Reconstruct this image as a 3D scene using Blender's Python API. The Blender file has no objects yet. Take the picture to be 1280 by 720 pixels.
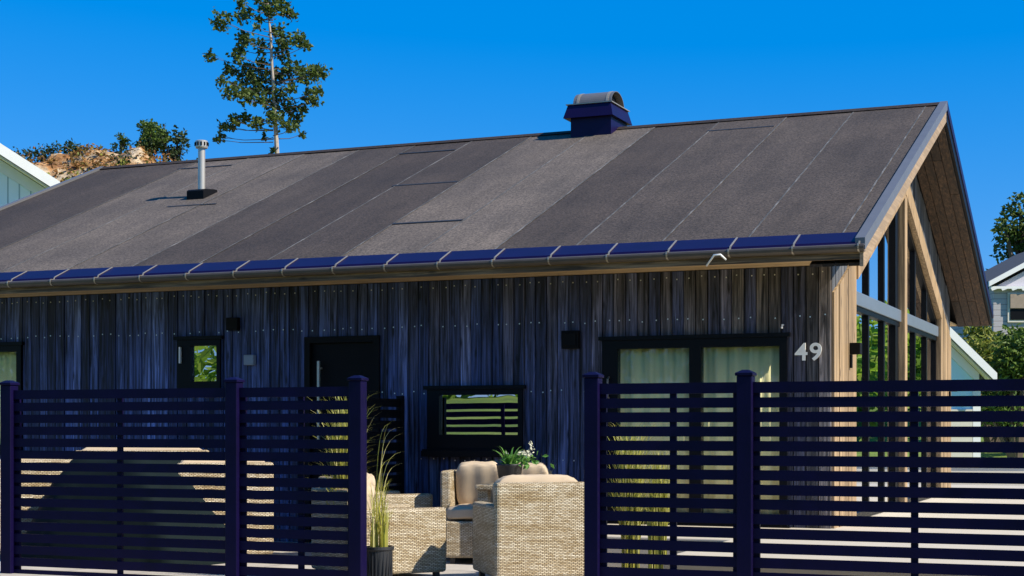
import bpy, bmesh, math, random
from mathutils import Vector, Matrix
random.seed(7)
R = math.radians
scene = bpy.context.scene
COL = scene.collection

# ------------------------------------------------------------------ camera model
F, CX, CY, H = 1968.4, 640.0, 534.0, 1.2
TH = 0.3952
CT, ST = math.cos(TH), math.sin(TH)
D1 = Vector((-CT, ST, 0)); D2 = Vector((ST, CT, 0))
EX, EY = 2.7604, 12.2           # front right eave corner of the house
A_, B_, S_, ZE, ZR, L_ = .443, .82, 9.267, 2.703, 4.583, 10.766
SL = (ZR - ZE) / (S_ / 2)
TZ = .10                        # terrace level
YE = -.20                       # outer edge of the front eave

def at(x, y, Y):
    """point of the place seen at picture position x, y when it stands Y metres ahead"""
    return Vector(((x - CX) / F * Y, Y, H - (y - CY) / F * Y))

# ------------------------------------------------------------------ mesh helper
class MB:
    def __init__(s): s.v = []; s.f = []; s.m = []
    def quad(s, a, b, c, d, m=0):
        n = len(s.v); s.v += [tuple(a), tuple(b), tuple(c), tuple(d)]; s.f.append((n, n+1, n+2, n+3)); s.m.append(m)
    def box(s, x0, x1, y0, y1, z0, z1, m=0):
        x0, x1 = min(x0, x1), max(x0, x1); y0, y1 = min(y0, y1), max(y0, y1); z0, z1 = min(z0, z1), max(z0, z1)
        n = len(s.v)
        s.v += [(x0,y0,z0),(x1,y0,z0),(x1,y1,z0),(x0,y1,z0),(x0,y0,z1),(x1,y0,z1),(x1,y1,z1),(x0,y1,z1)]
        for q in ((0,3,2,1),(4,5,6,7),(0,1,5,4),(1,2,6,5),(2,3,7,6),(3,0,4,7)):
            s.f.append(tuple(n+i for i in q)); s.m.append(m)
    def prism(s, poly, fn, t0, t1, m=0):
        """poly: 2d points, fn(p, t) -> 3d"""
        n = len(s.v); k = len(poly)
        s.v += [tuple(fn(p, t0)) for p in poly] + [tuple(fn(p, t1)) for p in poly]
        s.f.append(tuple(range(n, n+k))[::-1]); s.m.append(m)
        s.f.append(tuple(range(n+k, n+2*k))); s.m.append(m)
        for i in range(k):
            j = (i+1) % k
            s.f.append((n+i, n+j, n+k+j, n+k+i)); s.m.append(m)
    def tube(s, pts, rad, seg=8, m=0):
        pts = [Vector(p) for p in pts]
        if not hasattr(rad, '__len__'): rad = [rad] * len(pts)
        n = len(s.v)
        for i, p in enumerate(pts):
            t = (pts[min(i+1, len(pts)-1)] - pts[max(i-1, 0)]).normalized()
            a = t.orthogonal().normalized() if i == 0 else (pa - t * pa.dot(t)).normalized()
            pa = a; b = t.cross(a)
            for k in range(seg):
                w = 2*math.pi*k/seg
                s.v.append(tuple(p + (a*math.cos(w) + b*math.sin(w))*rad[i]))
        for i in range(len(pts)-1):
            for k in range(seg):
                k2 = (k+1) % seg
                s.f.append((n+i*seg+k, n+i*seg+k2, n+(i+1)*seg+k2, n+(i+1)*seg+k)); s.m.append(m)
        s.f.append(tuple(n+k for k in range(seg))[::-1]); s.m.append(m)
        e = n+(len(pts)-1)*seg
        s.f.append(tuple(e+k for k in range(seg))); s.m.append(m)
    def lathe(s, prof, c, seg=24, m=0):
        n = len(s.v)
        for r, z in prof:
            for k in range(seg):
                w = 2*math.pi*k/seg
                s.v.append((c[0]+r*math.cos(w), c[1]+r*math.sin(w), c[2]+z))
        for i in range(len(prof)-1):
            for k in range(seg):
                k2 = (k+1) % seg
                s.f.append((n+i*seg+k, n+i*seg+k2, n+(i+1)*seg+k2, n+(i+1)*seg+k)); s.m.append(m)
        s.f.append(tuple(n+k for k in range(seg))[::-1]); s.m.append(m)
        e = n+(len(prof)-1)*seg
        s.f.append(tuple(e+k for k in range(seg))); s.m.append(m)
    def leaf(s, p, L, W, rnd=random, up=.3, m=0):
        d = Vector((rnd.gauss(0,1), rnd.gauss(0,1), rnd.gauss(0,1)*.7)).normalized()
        q = Vector((rnd.gauss(0,1), rnd.gauss(0,1), rnd.gauss(0,1))).cross(d).normalized()
        p = Vector(p); n = len(s.v)
        nn = d.cross(q)*W*.25
        s.v += [tuple(p), tuple(p+d*L*.5+q*W*.5+nn), tuple(p+d*L), tuple(p+d*L*.5-q*W*.5+nn)]
        s.f.append((n, n+1, n+2, n+3)); s.m.append(m)
    def blade(s, base, tip, w, bend, m=0, seg=5):
        base = Vector(base); tip = Vector(tip); d = tip-base
        side = Vector((d.y, -d.x, 0))
        if side.length < 1e-4: side = Vector((1,0,0))
        side = (side.normalized() + Vector((random.uniform(-.8,.8), random.uniform(-.8,.8), 0))).normalized()
        pts = []
        for i in range(seg+1):
            t = i/seg
            p = base + Vector((0,0,d.z))*(1-(1-t)**(1+bend)) + Vector((d.x,d.y,0))*t**(1+bend)
            pts.append((p, w*(1-t*.9)))
        n = len(s.v)
        for p, ww in pts:
            s.v += [tuple(p-side*ww*.5), tuple(p+side*ww*.5)]
        for i in range(seg):
            s.f.append((n+2*i, n+2*i+1, n+2*i+3, n+2*i+2)); s.m.append(m)
    def build(s, name, mats, parent=None, loc=None, rot=None, smooth=False, uv=False, bevel=0):
        me = bpy.data.meshes.new(name); me.from_pydata(s.v, [], s.f)
        if not isinstance(mats, (list, tuple)): mats = [mats]
        for k in mats: me.materials.append(k)
        me.polygons.foreach_set('material_index', s.m)
        if smooth: me.polygons.foreach_set('use_smooth', [True]*len(s.f))
        me.update()
        if uv:
            lay = me.uv_layers.new(name='UVMap')
            for pl in me.polygons:
                n = pl.normal; ax = max(range(3), key=lambda i: abs(n[i]))
                for li in pl.loop_indices:
                    c = me.vertices[me.loops[li].vertex_index].co
                    lay.data[li].uv = ((c.y, c.z), (c.x, c.z), (c.x, c.y))[ax]
        o = bpy.data.objects.new(name, me); COL.objects.link(o)
        if parent: o.parent = parent
        if loc is not None: o.location = loc
        if rot is not None: o.rotation_euler = (0, 0, rot)
        if bevel:
            b = o.modifiers.new('bevel', 'BEVEL'); b.width = bevel; b.segments = 2; b.limit_method = 'ANGLE'
        return o

def tag(o, label=None, cat=None, group=None, kind=None):
    if label: o['label'] = label
    if cat: o['category'] = cat
    if group: o['group'] = group
    if kind: o['kind'] = kind
    return o
def empty(name, loc, rz=0):
    o = bpy.data.objects.new(name, None); COL.objects.link(o)
    o.empty_display_size = .2; o.location = loc; o.rotation_euler = (0, 0, rz); return o
def copy_tree(o, parent=None):
    c = o.copy(); COL.objects.link(c)
    if parent: c.parent = parent
    for ch in list(o.children): copy_tree(ch, c)
    return c

# ------------------------------------------------------------------ materials
class NT:
    def __init__(s, name):
        s.mat = bpy.data.materials.new(name); s.mat.use_nodes = True
        s.n = s.mat.node_tree.nodes; s.l = s.mat.node_tree.links
        s.b = s.n['Principled BSDF']; s.out = s.n['Material Output']
    def node(s, t, **kw):
        n = s.n.new(t)
        for k, v in kw.items(): setattr(n, k, v)
        return n
    def link(s, a, b): s.l.new(a, b)
    def coord(s, kind='Object', scale=(1,1,1)):
        t = s.node('ShaderNodeTexCoord'); m = s.node('ShaderNodeMapping')
        m.inputs['Scale'].default_value = scale
        s.link(t.outputs[kind], m.inputs['Vector']); return m.outputs['Vector']
    def noise(s, vec, scale, detail=4, rough=.55, dist=0):
        n = s.node('ShaderNodeTexNoise'); n.inputs['Scale'].default_value = scale
        n.inputs['Detail'].default_value = detail; n.inputs['Roughness'].default_value = rough
        n.inputs['Distortion'].default_value = dist
        s.link(vec, n.inputs['Vector']); return n.outputs['Fac']
    def ramp(s, fac, stops, interp='LINEAR'):
        r = s.node('ShaderNodeValToRGB'); r.color_ramp.interpolation = interp
        e = r.color_ramp.elements
        while len(e) < len(stops): e.new(.5)
        for i, (p, c) in enumerate(stops):
            e[i].position = p; e[i].color = (*c, 1) if len(c) == 3 else c
        s.link(fac, r.inputs['Fac']); return r.outputs['Color']
    def mix(s, fac, a, b, mode='MIX'):
        m = s.node('ShaderNodeMix', data_type='RGBA', blend_type=mode)
        for i, val in ((0, fac), (6, a), (7, b)):
            if isinstance(val, (int, float)): m.inputs[i].default_value = val
            elif isinstance(val, tuple): m.inputs[i].default_value = (*val, 1)
            else: s.link(val, m.inputs[i])
        return m.outputs[2]
    def math(s, op, a, b=0.):
        m = s.node('ShaderNodeMath', operation=op)
        for i, val in ((0, a), (1, b)):
            if isinstance(val, (int, float)): m.inputs[i].default_value = val
            else: s.link(val, m.inputs[i])
        return m.outputs[0]
    def bump(s, h, strength=.3, dist=.01):
        b = s.node('ShaderNodeBump'); b.inputs['Strength'].default_value = strength; b.inputs['Distance'].default_value = dist
        s.link(h, b.inputs['Height']); s.link(b.outputs['Normal'], s.b.inputs['Normal'])
    def base(s, c):
        if isinstance(c, tuple): s.b.inputs['Base Color'].default_value = (*c, 1)
        else: s.link(c, s.b.inputs['Base Color'])
    def set(s, **kw):
        for k, v in kw.items(): s.b.inputs[k.replace('_', ' ')].default_value = v
        return s
    def island(s): return s.node('ShaderNodeNewGeometry').outputs['Random Per Island']

def simple(name, col, rough=.5, metal=0, var=.25, nscale=8, bump=0, spec=.5, bscale=60):
    t = NT(name); v = t.coord()
    n = t.noise(v, nscale, 5)
    t.base(t.mix(n, tuple(c*(1-var) for c in col), tuple(min(1, c*(1+var)) for c in col)))
    t.set(Roughness=rough, Metallic=metal); t.b.inputs['Specular IOR Level'].default_value = spec
    if bump: t.bump(t.noise(v, bscale, 4), bump, .004)
    return t.mat

def timber(name, cols, grain=(0,0,1), rough=.65, knots=True, bump=.25, hue=None, con=1.):
    """wood boards: tone changes from board to board, grain runs along the given axis"""
    t = NT(name)
    sc = [38 if g == 0 else 1.6 for g in grain]
    v = t.coord('Object', tuple(sc))
    isl = t.island()
    off = t.node('ShaderNodeVectorMath', operation='ADD'); t.link(v, off.inputs[0])
    cmb = t.node('ShaderNodeCombineXYZ')
    for i in range(3): t.link(t.math('MULTIPLY', isl, 37. + 11*i), cmb.inputs[i])
    t.link(cmb.outputs[0], off.inputs[1])
    g = t.noise(off.outputs[0], 1.0, 6, .65, .6)
    g2 = t.noise(off.outputs[0], .35, 3, .5)
    tone = t.ramp(isl, [(i/(len(cols)-1), c) for i, c in enumerate(cols)])
    c = t.mix(t.ramp(g, [(.3, (.35,.35,.35)), (.72, (1.45,1.45,1.45))]), (0,0,0), tone, 'MIX')
    m = t.node('ShaderNodeMix', data_type='RGBA', blend_type='MULTIPLY'); m.inputs[0].default_value = 1
    t.link(tone, m.inputs[6]); t.link(t.ramp(g, [(.36, (max(.06,1-.72*con),)*3), (.5, (1-.12*con,)*3), (.64, (1+con,)*3)]), m.inputs[7])
    c = m.outputs[2]
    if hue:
        # blue cast of shade painted in towards the left end, browner to the right
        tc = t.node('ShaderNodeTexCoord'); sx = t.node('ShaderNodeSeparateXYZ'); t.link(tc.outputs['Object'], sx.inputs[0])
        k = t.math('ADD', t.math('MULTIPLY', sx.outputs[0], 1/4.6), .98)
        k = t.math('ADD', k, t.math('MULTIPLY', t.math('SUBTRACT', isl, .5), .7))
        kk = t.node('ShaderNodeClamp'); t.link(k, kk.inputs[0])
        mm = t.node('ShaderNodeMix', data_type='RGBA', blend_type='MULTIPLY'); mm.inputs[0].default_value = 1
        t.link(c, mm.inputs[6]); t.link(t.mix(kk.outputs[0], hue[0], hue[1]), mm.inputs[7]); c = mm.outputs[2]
    if knots:
        vo = t.node('ShaderNodeTexVoronoi'); vo.inputs['Scale'].default_value = 1
        t.link(t.coord('Object', tuple(9 if g == 0 else 2.6 for g in grain)), vo.inputs['Vector'])
        kf = t.ramp(vo.outputs['Distance'], [(.05, (1,1,1)), (.16, (0,0,0))])
        dk = t.node('ShaderNodeMix', data_type='RGBA', blend_type='MULTIPLY'); dk.inputs[0].default_value = 1
        t.link(c, dk.inputs[6]); t.link(t.mix(kf, (1,1,1), (.25,.24,.24)), dk.inputs[7]); c = dk.outputs[2]
    t.base(c); t.set(Roughness=rough); t.b.inputs['Specular IOR Level'].default_value = .35
    t.bump(g, bump, .004)
    return t.mat

def foliage(name, cols, rough=.55, trans=.35):
    t = NT(name)
    c = t.ramp(t.island(), [(i/(len(cols)-1), k) for i, k in enumerate(cols)])
    t.base(c); t.set(Roughness=rough); t.b.inputs['Specular IOR Level'].default_value = .3
    tr = t.node('ShaderNodeBsdfTranslucent'); t.link(c, tr.inputs['Color'])
    mx = t.node('ShaderNodeMixShader'); mx.inputs[0].default_value = trans
    t.link(t.b.outputs[0], mx.inputs[1]); t.link(tr.outputs[0], mx.inputs[2]); t.link(mx.outputs[0], t.out.inputs[0])
    return t.mat

def glass(name, boost=1.0, tint=(.8,.85,.82)):
    t = NT(name)
    t.n.remove(t.b)
    fr = t.node('ShaderNodeFresnel'); fr.inputs['IOR'].default_value = 1.5
    fac = t.math('MINIMUM', t.math('ADD', t.math('MULTIPLY', fr.outputs[0], 1.5*boost), .06*boost), .92)
    tr = t.node('ShaderNodeBsdfTransparent'); tr.inputs[0].default_value = (*tint, 1)
    gl = t.node('ShaderNodeBsdfGlossy'); gl.inputs['Roughness'].default_value = .0; gl.inputs['Color'].default_value = (.95,.97,1,1)
    v = t.coord(); b = t.node('ShaderNodeBump'); b.inputs['Strength'].default_value = .06; b.inputs['Distance'].default_value = .01
    t.link(t.noise(v, 2.2, 1), b.inputs['Height']); t.link(b.outputs[0], gl.inputs['Normal'])
    mx = t.node('ShaderNodeMixShader'); t.link(fac, mx.inputs[0]); t.link(tr.outputs[0], mx.inputs[1]); t.link(gl.outputs[0], mx.inputs[2])
    t.link(mx.outputs[0], t.out.inputs[0])
    return t.mat

M = {}
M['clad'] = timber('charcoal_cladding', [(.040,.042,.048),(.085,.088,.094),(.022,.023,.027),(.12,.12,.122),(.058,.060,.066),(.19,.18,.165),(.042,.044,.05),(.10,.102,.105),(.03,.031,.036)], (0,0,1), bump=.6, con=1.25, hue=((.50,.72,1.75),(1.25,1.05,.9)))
M['gclad'] = timber('grey_cladding', [(.06,.062,.068),(.10,.10,.105),(.075,.075,.078)], (0,0,1))
M['lightwood'] = timber('light_timber', [(.27,.175,.09),(.34,.23,.125),(.22,.145,.075)], (0,0,1), rough=.6, con=.55)
M['lightwoodh'] = timber('light_timber_beam', [(.42,.29,.16),(.5,.36,.21)], (0,1,0), rough=.6, con=.35)
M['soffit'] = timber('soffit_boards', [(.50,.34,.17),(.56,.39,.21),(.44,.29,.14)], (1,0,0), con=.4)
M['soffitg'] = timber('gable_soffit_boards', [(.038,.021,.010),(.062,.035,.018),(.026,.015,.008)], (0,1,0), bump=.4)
M['fascia'] = timber('fascia_board', [(.13,.085,.045),(.17,.11,.06)], (1,0,0))
M['barge'] = timber('barge_board', [(.25,.175,.105),(.3,.21,.13)], (0,1,0), knots=False, con=.25)
M['navymetal'] = simple('navy_coated_metal', (.0055,.0018,.036), .45, 0, .3, 5, spec=.2)
M['greymetal'] = simple('grey_flashing', (.13,.125,.125), .42, .2, .15, 6)
M['gutter'] = simple('dark_gutter', (.075,.06,.048), .45, 0, .25, 8, spec=.35)
M['zinc'] = simple('bright_zinc', (.50,.46,.40), .4, .6, .12, 10)
M['bracket'] = simple('bracket_steel', (.36,.31,.24), .4, .5, .2, 12)
M['frame'] = simple('black_window_frame', (.0025,.0025,.0035), .45, 0, .2, 8, spec=.15)
M['black'] = simple('matt_black', (.003,.003,.004), .6, 0, .3, 10, spec=.15)
M['interior'] = simple('dark_interior', (.03,.028,.026), .9)
M['midrail'] = simple('slate_blue_rail', (.16,.19,.23), .4, .3, .12, 6)
M['nail'] = simple('nail_head', (.75,.75,.72), .3, .8, .1)
M['white'] = simple('white_paint', (.78,.77,.73), .5, 0, .05, 5)
M['cream'] = simple('cream_paint', (.62,.57,.46), .55, 0, .08, 4)
M['numeral'] = simple('pale_metal_numeral', (.90,.85,.74), .4, .1, .05)
M['greybox'] = simple('grey_socket', (.22,.26,.32), .5)
M['fence'] = simple('navy_fence_paint', (.0036,.0017,.025), .5, 0, .45, 6, bump=.15, spec=.12)
M['curtain'] = simple('pale_curtain', (.93,.85,.46), .9, 0, .08, 3)
M['cushion'] = simple('beige_cushion', (.46,.355,.24), .9, 0, .1, 6, bump=.25, bscale=220)
M['cover'] = simple('dark_green_cover', (.006,.011,.012), .85, 0, .4, 4, bump=.2, bscale=30, spec=.08)
M['pot'] = simple('black_pot', (.02,.02,.022), .5)
M['bark'] = simple('pale_bark', (.34,.29,.24), .85, 0, .45, 14, bump=.4, bscale=30)
M['darkbark'] = simple('brown_bark', (.09,.065,.045), .9, 0, .4, 14)
M['glass'] = glass('window_glass', .2, (.97,.97,.95))
M['gableglass'] = glass('gable_glass', 1.5, (.35,.38,.36))
M['mirrorglass'] = glass('coated_glass', 5.0, (.3,.32,.3))
M['leaf_tree'] = foliage('aspen_leaves', [(.025,.05,.012),(.06,.10,.018),(.11,.16,.03),(.035,.065,.016),(.16,.20,.04)], trans=.35)
M['leaf_bush'] = foliage('bush_leaves', [(.04,.085,.014),(.085,.15,.022),(.15,.22,.035),(.06,.11,.02)])
M['leaf_brightened'] = foliage('leaves_painted_sunlit', [(.18,.32,.025),(.28,.42,.04),(.10,.2,.02),(.34,.42,.07)], trans=.55)  # leaf colour brightened in place of sunlight on the mirrored trees
M['leaf_yellow'] = foliage('yellow_green_leaves', [(.14,.20,.025),(.24,.27,.04),(.30,.29,.06),(.09,.15,.02)])
M['leaf_dark'] = foliage('dark_leaves', [(.015,.032,.012),(.03,.055,.016),(.045,.07,.02)])
M['grass'] = foliage('yellow_grass_blades', [(.42,.40,.06),(.55,.50,.12),(.30,.33,.05),(.62,.56,.25)])
M['straw'] = foliage('pale_grass_blades', [(.55,.52,.33),(.42,.42,.22),(.35,.36,.14)])
M['silver'] = foliage('silver_grass_blades', [(.35,.36,.32),(.22,.24,.22)])
M['lily'] = foliage('fresh_green_leaves', [(.06,.17,.03),(.12,.28,.05),(.18,.34,.09)])
M['petal'] = foliage('cream_petals', [(.75,.72,.5),(.8,.8,.68)])
M['heath'] = foliage('rusty_heath', [(.28,.12,.03),(.20,.10,.03),(.34,.2,.06),(.12,.11,.03)])

def wicker():
    t = NT('pale_wicker'); tc = t.node('ShaderNodeTexCoord')
    ns = t.node('ShaderNodeTexNoise'); ns.inputs['Scale'].default_value = 26; t.link(tc.outputs['UV'], ns.inputs['Vector'])
    dv = t.node('ShaderNodeVectorMath', operation='SCALE'); t.link(ns.outputs['Color'], dv.inputs[0]); dv.inputs['Scale'].default_value = .007
    ad = t.node('ShaderNodeVectorMath', operation='ADD'); t.link(tc.outputs['UV'], ad.inputs[0]); t.link(dv.outputs[0], ad.inputs[1])
    br = t.node('ShaderNodeTexBrick'); t.link(ad.outputs[0], br.inputs['Vector'])
    br.offset = .5; br.inputs['Scale'].default_value = 1
    br.inputs['Brick Width'].default_value = .030; br.inputs['Row Height'].default_value = .0105
    br.inputs['Mortar Size'].default_value = .0030; br.inputs['Mortar Smooth'].default_value = .6
    br.inputs['Color1'].default_value = (.84,.75,.58,1); br.inputs['Color2'].default_value = (.52,.41,.25,1); br.inputs['Mortar'].default_value = (.10,.065,.03,1)
    mp = t.node('ShaderNodeMapping'); mp.inputs['Scale'].default_value = (2, 14, 1); t.link(tc.outputs['UV'], mp.inputs['Vector'])
    band = t.noise(mp.outputs[0], 1.0, 3)
    c = t.node('ShaderNodeMix', data_type='RGBA', blend_type='MULTIPLY'); c.inputs[0].default_value = 1
    t.link(br.outputs['Color'], c.inputs[6]); t.link(t.ramp(band, [(.32, (.72,.62,.45)), (.6, (1.08,1.07,1.05))]), c.inputs[7])
    t.base(c.outputs[2]); t.set(Roughness=.55)
    t.bump(t.math('SUBTRACT', 1., br.outputs['Fac']), .9, .006)
    return t.mat
M['wicker'] = wicker()

def felt():
    t = NT('roofing_felt'); v = t.coord()
    n1 = t.noise(v, 45, 4, .75); n2 = t.noise(v, 1.1, 5); n3 = t.noise(t.coord('Object', (3.5,.35,1)), 1.4, 5)
    tone = t.ramp(t.node('ShaderNodeAttribute', attribute_name='tone').outputs['Fac'], [(0, (.026,.0185,.0155)), (1, (.118,.099,.084))])
    def mul(a, b):
        m = t.node('ShaderNodeMix', data_type='RGBA', blend_type='MULTIPLY'); m.inputs[0].default_value = 1
        t.link(a, m.inputs[6]); t.link(b, m.inputs[7]); return m.outputs[2]
    c = mul(tone, t.ramp(n1, [(.36, (.45,.45,.45)), (.66, (1.65,1.6,1.55))]))
    c = mul(c, t.ramp(n2, [(.3, (.78,.78,.8)), (.7, (1.2,1.18,1.15))]))
    c = mul(c, t.ramp(n3, [(.3, (.82,.82,.82)), (.7, (1.16,1.16,1.16))]))
    t.base(c); t.set(Roughness=.85); t.b.inputs['Specular IOR Level'].default_value = .3
    t.bump(t.math('ADD', n1, t.math('MULTIPLY', n2, 3.5)), .5, .006); return t.mat
M['felt'] = felt()
def seam():
    t = NT('felt_seam'); v = t.coord()
    n = t.noise(t.coord('Object', (30,2.2,6)), 1.6, 4, .7)
    t.base(t.ramp(n, [(.48, (.05,.048,.046)), (.70, (.20,.19,.18))])); t.set(Roughness=.8); return t.mat
M['seam'] = seam()
M['bitumen'] = simple('bitumen_lap', (.012,.011,.011), .6)

def grassland():
    t = NT('grassland'); v = t.coord()
    a = t.noise(v, .12, 5); b = t.noise(v, 6, 4, .7)
    c = t.ramp(a, [(.35, (.08,.13,.012)), (.55, (.14,.20,.02)), (.72, (.19,.21,.04))])
    m = t.node('ShaderNodeMix', data_type='RGBA', blend_type='MULTIPLY'); m.inputs[0].default_value = 1
    t.link(c, m.inputs[6]); t.link(t.ramp(b, [(.3, (.6,.6,.6)), (.7, (1.35,1.35,1.3))]), m.inputs[7])
    t.base(m.outputs[2]); t.set(Roughness=.9); t.bump(b, .6, .05); return t.mat
M['grassland'] = grassland()
def paving():
    t = NT('pale_paving'); tc = t.node('ShaderNodeTexCoord')
    br = t.node('ShaderNodeTexBrick'); t.link(tc.outputs['Object'], br.inputs['Vector']); br.offset = 0
    br.inputs['Scale'].default_value = 1; br.inputs['Brick Width'].default_value = .6; br.inputs['Row Height'].default_value = .6
    br.inputs['Mortar Size'].default_value = .006
    br.inputs['Color1'].default_value = (.38,.34,.29,1); br.inputs['Color2'].default_value = (.43,.385,.33,1); br.inputs['Mortar'].default_value = (.16,.14,.12,1)
    n = t.noise(tc.outputs['Object'], 3, 5)
    m = t.node('ShaderNodeMix', data_type='RGBA', blend_type='MULTIPLY'); m.inputs[0].default_value = 1
    t.link(br.outputs['Color'], m.inputs[6]); t.link(t.ramp(n, [(.3, (.82,.82,.82)), (.7, (1.1,1.1,1.1))]), m.inputs[7])
    t.base(m.outputs[2]); t.set(Roughness=.8); return t.mat
M['paving'] = paving()
M['deck'] = simple('pale_concrete_deck', (.46,.405,.32), .8, 0, .12, 3)
M['asphalt'] = simple('asphalt', (.055,.055,.058), .9, 0, .3, 30, bump=.3)
def rock():
    t = NT('weathered_rock'); v = t.coord()
    a = t.noise(v, .9, 6, .6, .5); b = t.noise(v, 5, 5, .65)
    geo = t.node('ShaderNodeNewGeometry'); sp = t.node('ShaderNodeSeparateXYZ'); t.link(geo.outputs['Normal'], sp.inputs[0])
    c = t.ramp(a, [(.38, (.20,.085,.025)), (.47, (.34,.18,.065)), (.55, (.40,.31,.20)), (.7, (.48,.41,.31))])
    m = t.node('ShaderNodeMix', data_type='RGBA', blend_type='MULTIPLY'); m.inputs[0].default_value = 1
    t.link(c, m.inputs[6]); t.link(t.ramp(b, [(.32, (.45,.42,.4)), (.6, (1.15,1.12,1.1))]), m.inputs[7])
    t.base(m.outputs[2]); t.set(Roughness=.9); t.bump(b, .7, .12); return t.mat
M['rock'] = rock()
def siding(name, c0, c1, axis, pitch):
    t = NT(name); tc = t.node('ShaderNodeTexCoord'); sp = t.node('ShaderNodeSeparateXYZ'); t.link(tc.outputs['Object'], sp.inputs[0])
    f = t.math('FRACT', t.math('DIVIDE', sp.outputs[axis], pitch))
    t.base(t.ramp(f, [(0, c1), (.1, c1), (.16, c0), (1, c0)])); t.set(Roughness=.6)
    t.bump(f, .5, .02); return t.mat
M['whitesiding'] = siding('pale_vertical_siding', (.80,.86,.88), (.36,.44,.47), 0, .22)
M['bluewall'] = simple('pale_blue_wall', (.55,.78,.84), .7, 0, .05, 2)
M['greysiding'] = siding('grey_horizontal_siding', (.42,.39,.39), (.22,.2,.2), 2, .22)
M['lilac'] = simple('lilac_gable', (.50,.48,.54), .7, 0, .05, 2)
M['creamsoffit'] = siding('cream_soffit', (.80,.70,.52), (.45,.37,.25), 1, .16)
M['tile'] = simple('dark_roof_tile', (.06,.055,.055), .8, 0, .3, 6)

# ------------------------------------------------------------------ THE HOUSE (local x = -u, y = v)
house = empty('timber_house', (EX, EY, 0), -TH)
tag(house, 'dark charcoal timber house with low felt roof and glazed gable behind the fence', 'house')
XR, XL = -A_, -(L_ - A_)           # right and left gable planes
YF, YB = B_, S_ - B_               # front and rear walls
def zroof(y): return ZE + SL * (y if y <= S_/2 else S_ - y)
RT = .20                            # roof build-up, measured vertically
ZS = 2.55                          # soffit height at the eaves

# openings on the front wall: u0, u1, z0, z1
OP = dict(patio=(.81,2.45,.365,1.96), strip=(3.21,4.16,1.0,1.545), door=(4.66,5.46,.0,2.06), small=(6.40,6.90,1.56,2.06), left=(8.82,9.9,.95,2.05))
wall = MB()
pitch = .106
def boards(mb, x0, x1, y, zb, ztop, ops, m=0, nails=(), thick=.022):
    x = x1
    while x > x0 + .01:
        xa = max(x0, x - pitch); cuts = [xa, x]
        for (u0,u1,_,_) in ops:
            for c in (-u0, -u1):
                if xa+.004 < c < x-.004: cuts.append(c)
        cuts.sort()
        dy = random.choice((0,.003,.006,.010)) + random.uniform(0,.003)
        for i in range(len(cuts)-1):
            a, b = cuts[i], cuts[i+1]; mid = (a+b)/2
            spans = [(zb, ztop)]
            for (u0,u1,z0,z1) in ops:
                if -u1 < mid < -u0:
                    spans = [t for (p,q) in spans for t in ((p, min(q,z0)), (max(p,z1), q)) if t[1]-t[0] > .01]
            for p, q in spans:
                mb.box(a+(.0045 if a == xa else 0), b-(.0045 if b == x else 0), y-thick-dy, y, p, q, m)
                if b-a > .06:
                    for nz in nails:
                        if p+.02 < nz < q-.02 and random.random() < .9:
                            cx = (a+b)/2 + random.uniform(-.02,.02); zz = nz + random.uniform(-.012,.012)
                            mb.box(cx-.005, cx+.005, y-thick-dy-.003, y-thick-dy-.0005, zz-.005, zz+.005, 1)
        x = xa
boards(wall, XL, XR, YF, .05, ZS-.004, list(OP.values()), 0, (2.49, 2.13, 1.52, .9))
# dark sheathing behind the boards, with the openings left free
xs = sorted({XL, XR} | {-v for o in OP.values() for v in o[:2]})
for a, b in zip(xs, xs[1:]):
    mid = (a+b)/2; spans = [(.0, ZS-.004)]
    for (u0,u1,z0,z1) in OP.values():
        if -u1 < mid < -u0: spans = [t for (p,q) in spans for t in ((p, min(q,z0)), (max(p,z1), q)) if t[1]-t[0] > .01]
    for p, q in spans: wall.box(a, b, YF+.001, YF+.16, p, q, 2)
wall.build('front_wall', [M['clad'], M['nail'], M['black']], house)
bw = MB()
bw.box(XL, XR, YB-.12, YB, 0, ZS, 0)
bw.prism([(YF+.17,0),(YB-.13,0),(YB-.13,zroof(YB)-RT-.01),(S_/2,ZR-RT-.01),(YF+.17,zroof(YF)-RT-.01)], lambda p,t:(t,p[0],p[1]), XL, XL+.12, 0)
bw.build('rear_wall', [M['gclad']], house)
# inside: floor, dividing wall
ins = MB(); ins.box(XL+.13, XR-.2, YF+.17, YB-.13, .0, .05, 0); ins.box(XL+.13, XR-.2, YF+2.3, YF+2.4, .06, 2.5, 0); ins.box(XL+.13, XR-.2, YF+.17, YB-.13, 2.54, 2.6, 0)
ins.box(-3.6, -3.5, YF+2.41, YB-.14, .06, 2.52, 0)
ins.build('interior', M['interior'], house)

# ---- glazed gable
zo = lambda y: 2.33 + SL*((y if y <= S_/2 else S_-y) - YF)      # outer edge of the timber frame
V0, V1 = 1.83, S_-1.83
gw = MB()
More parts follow.
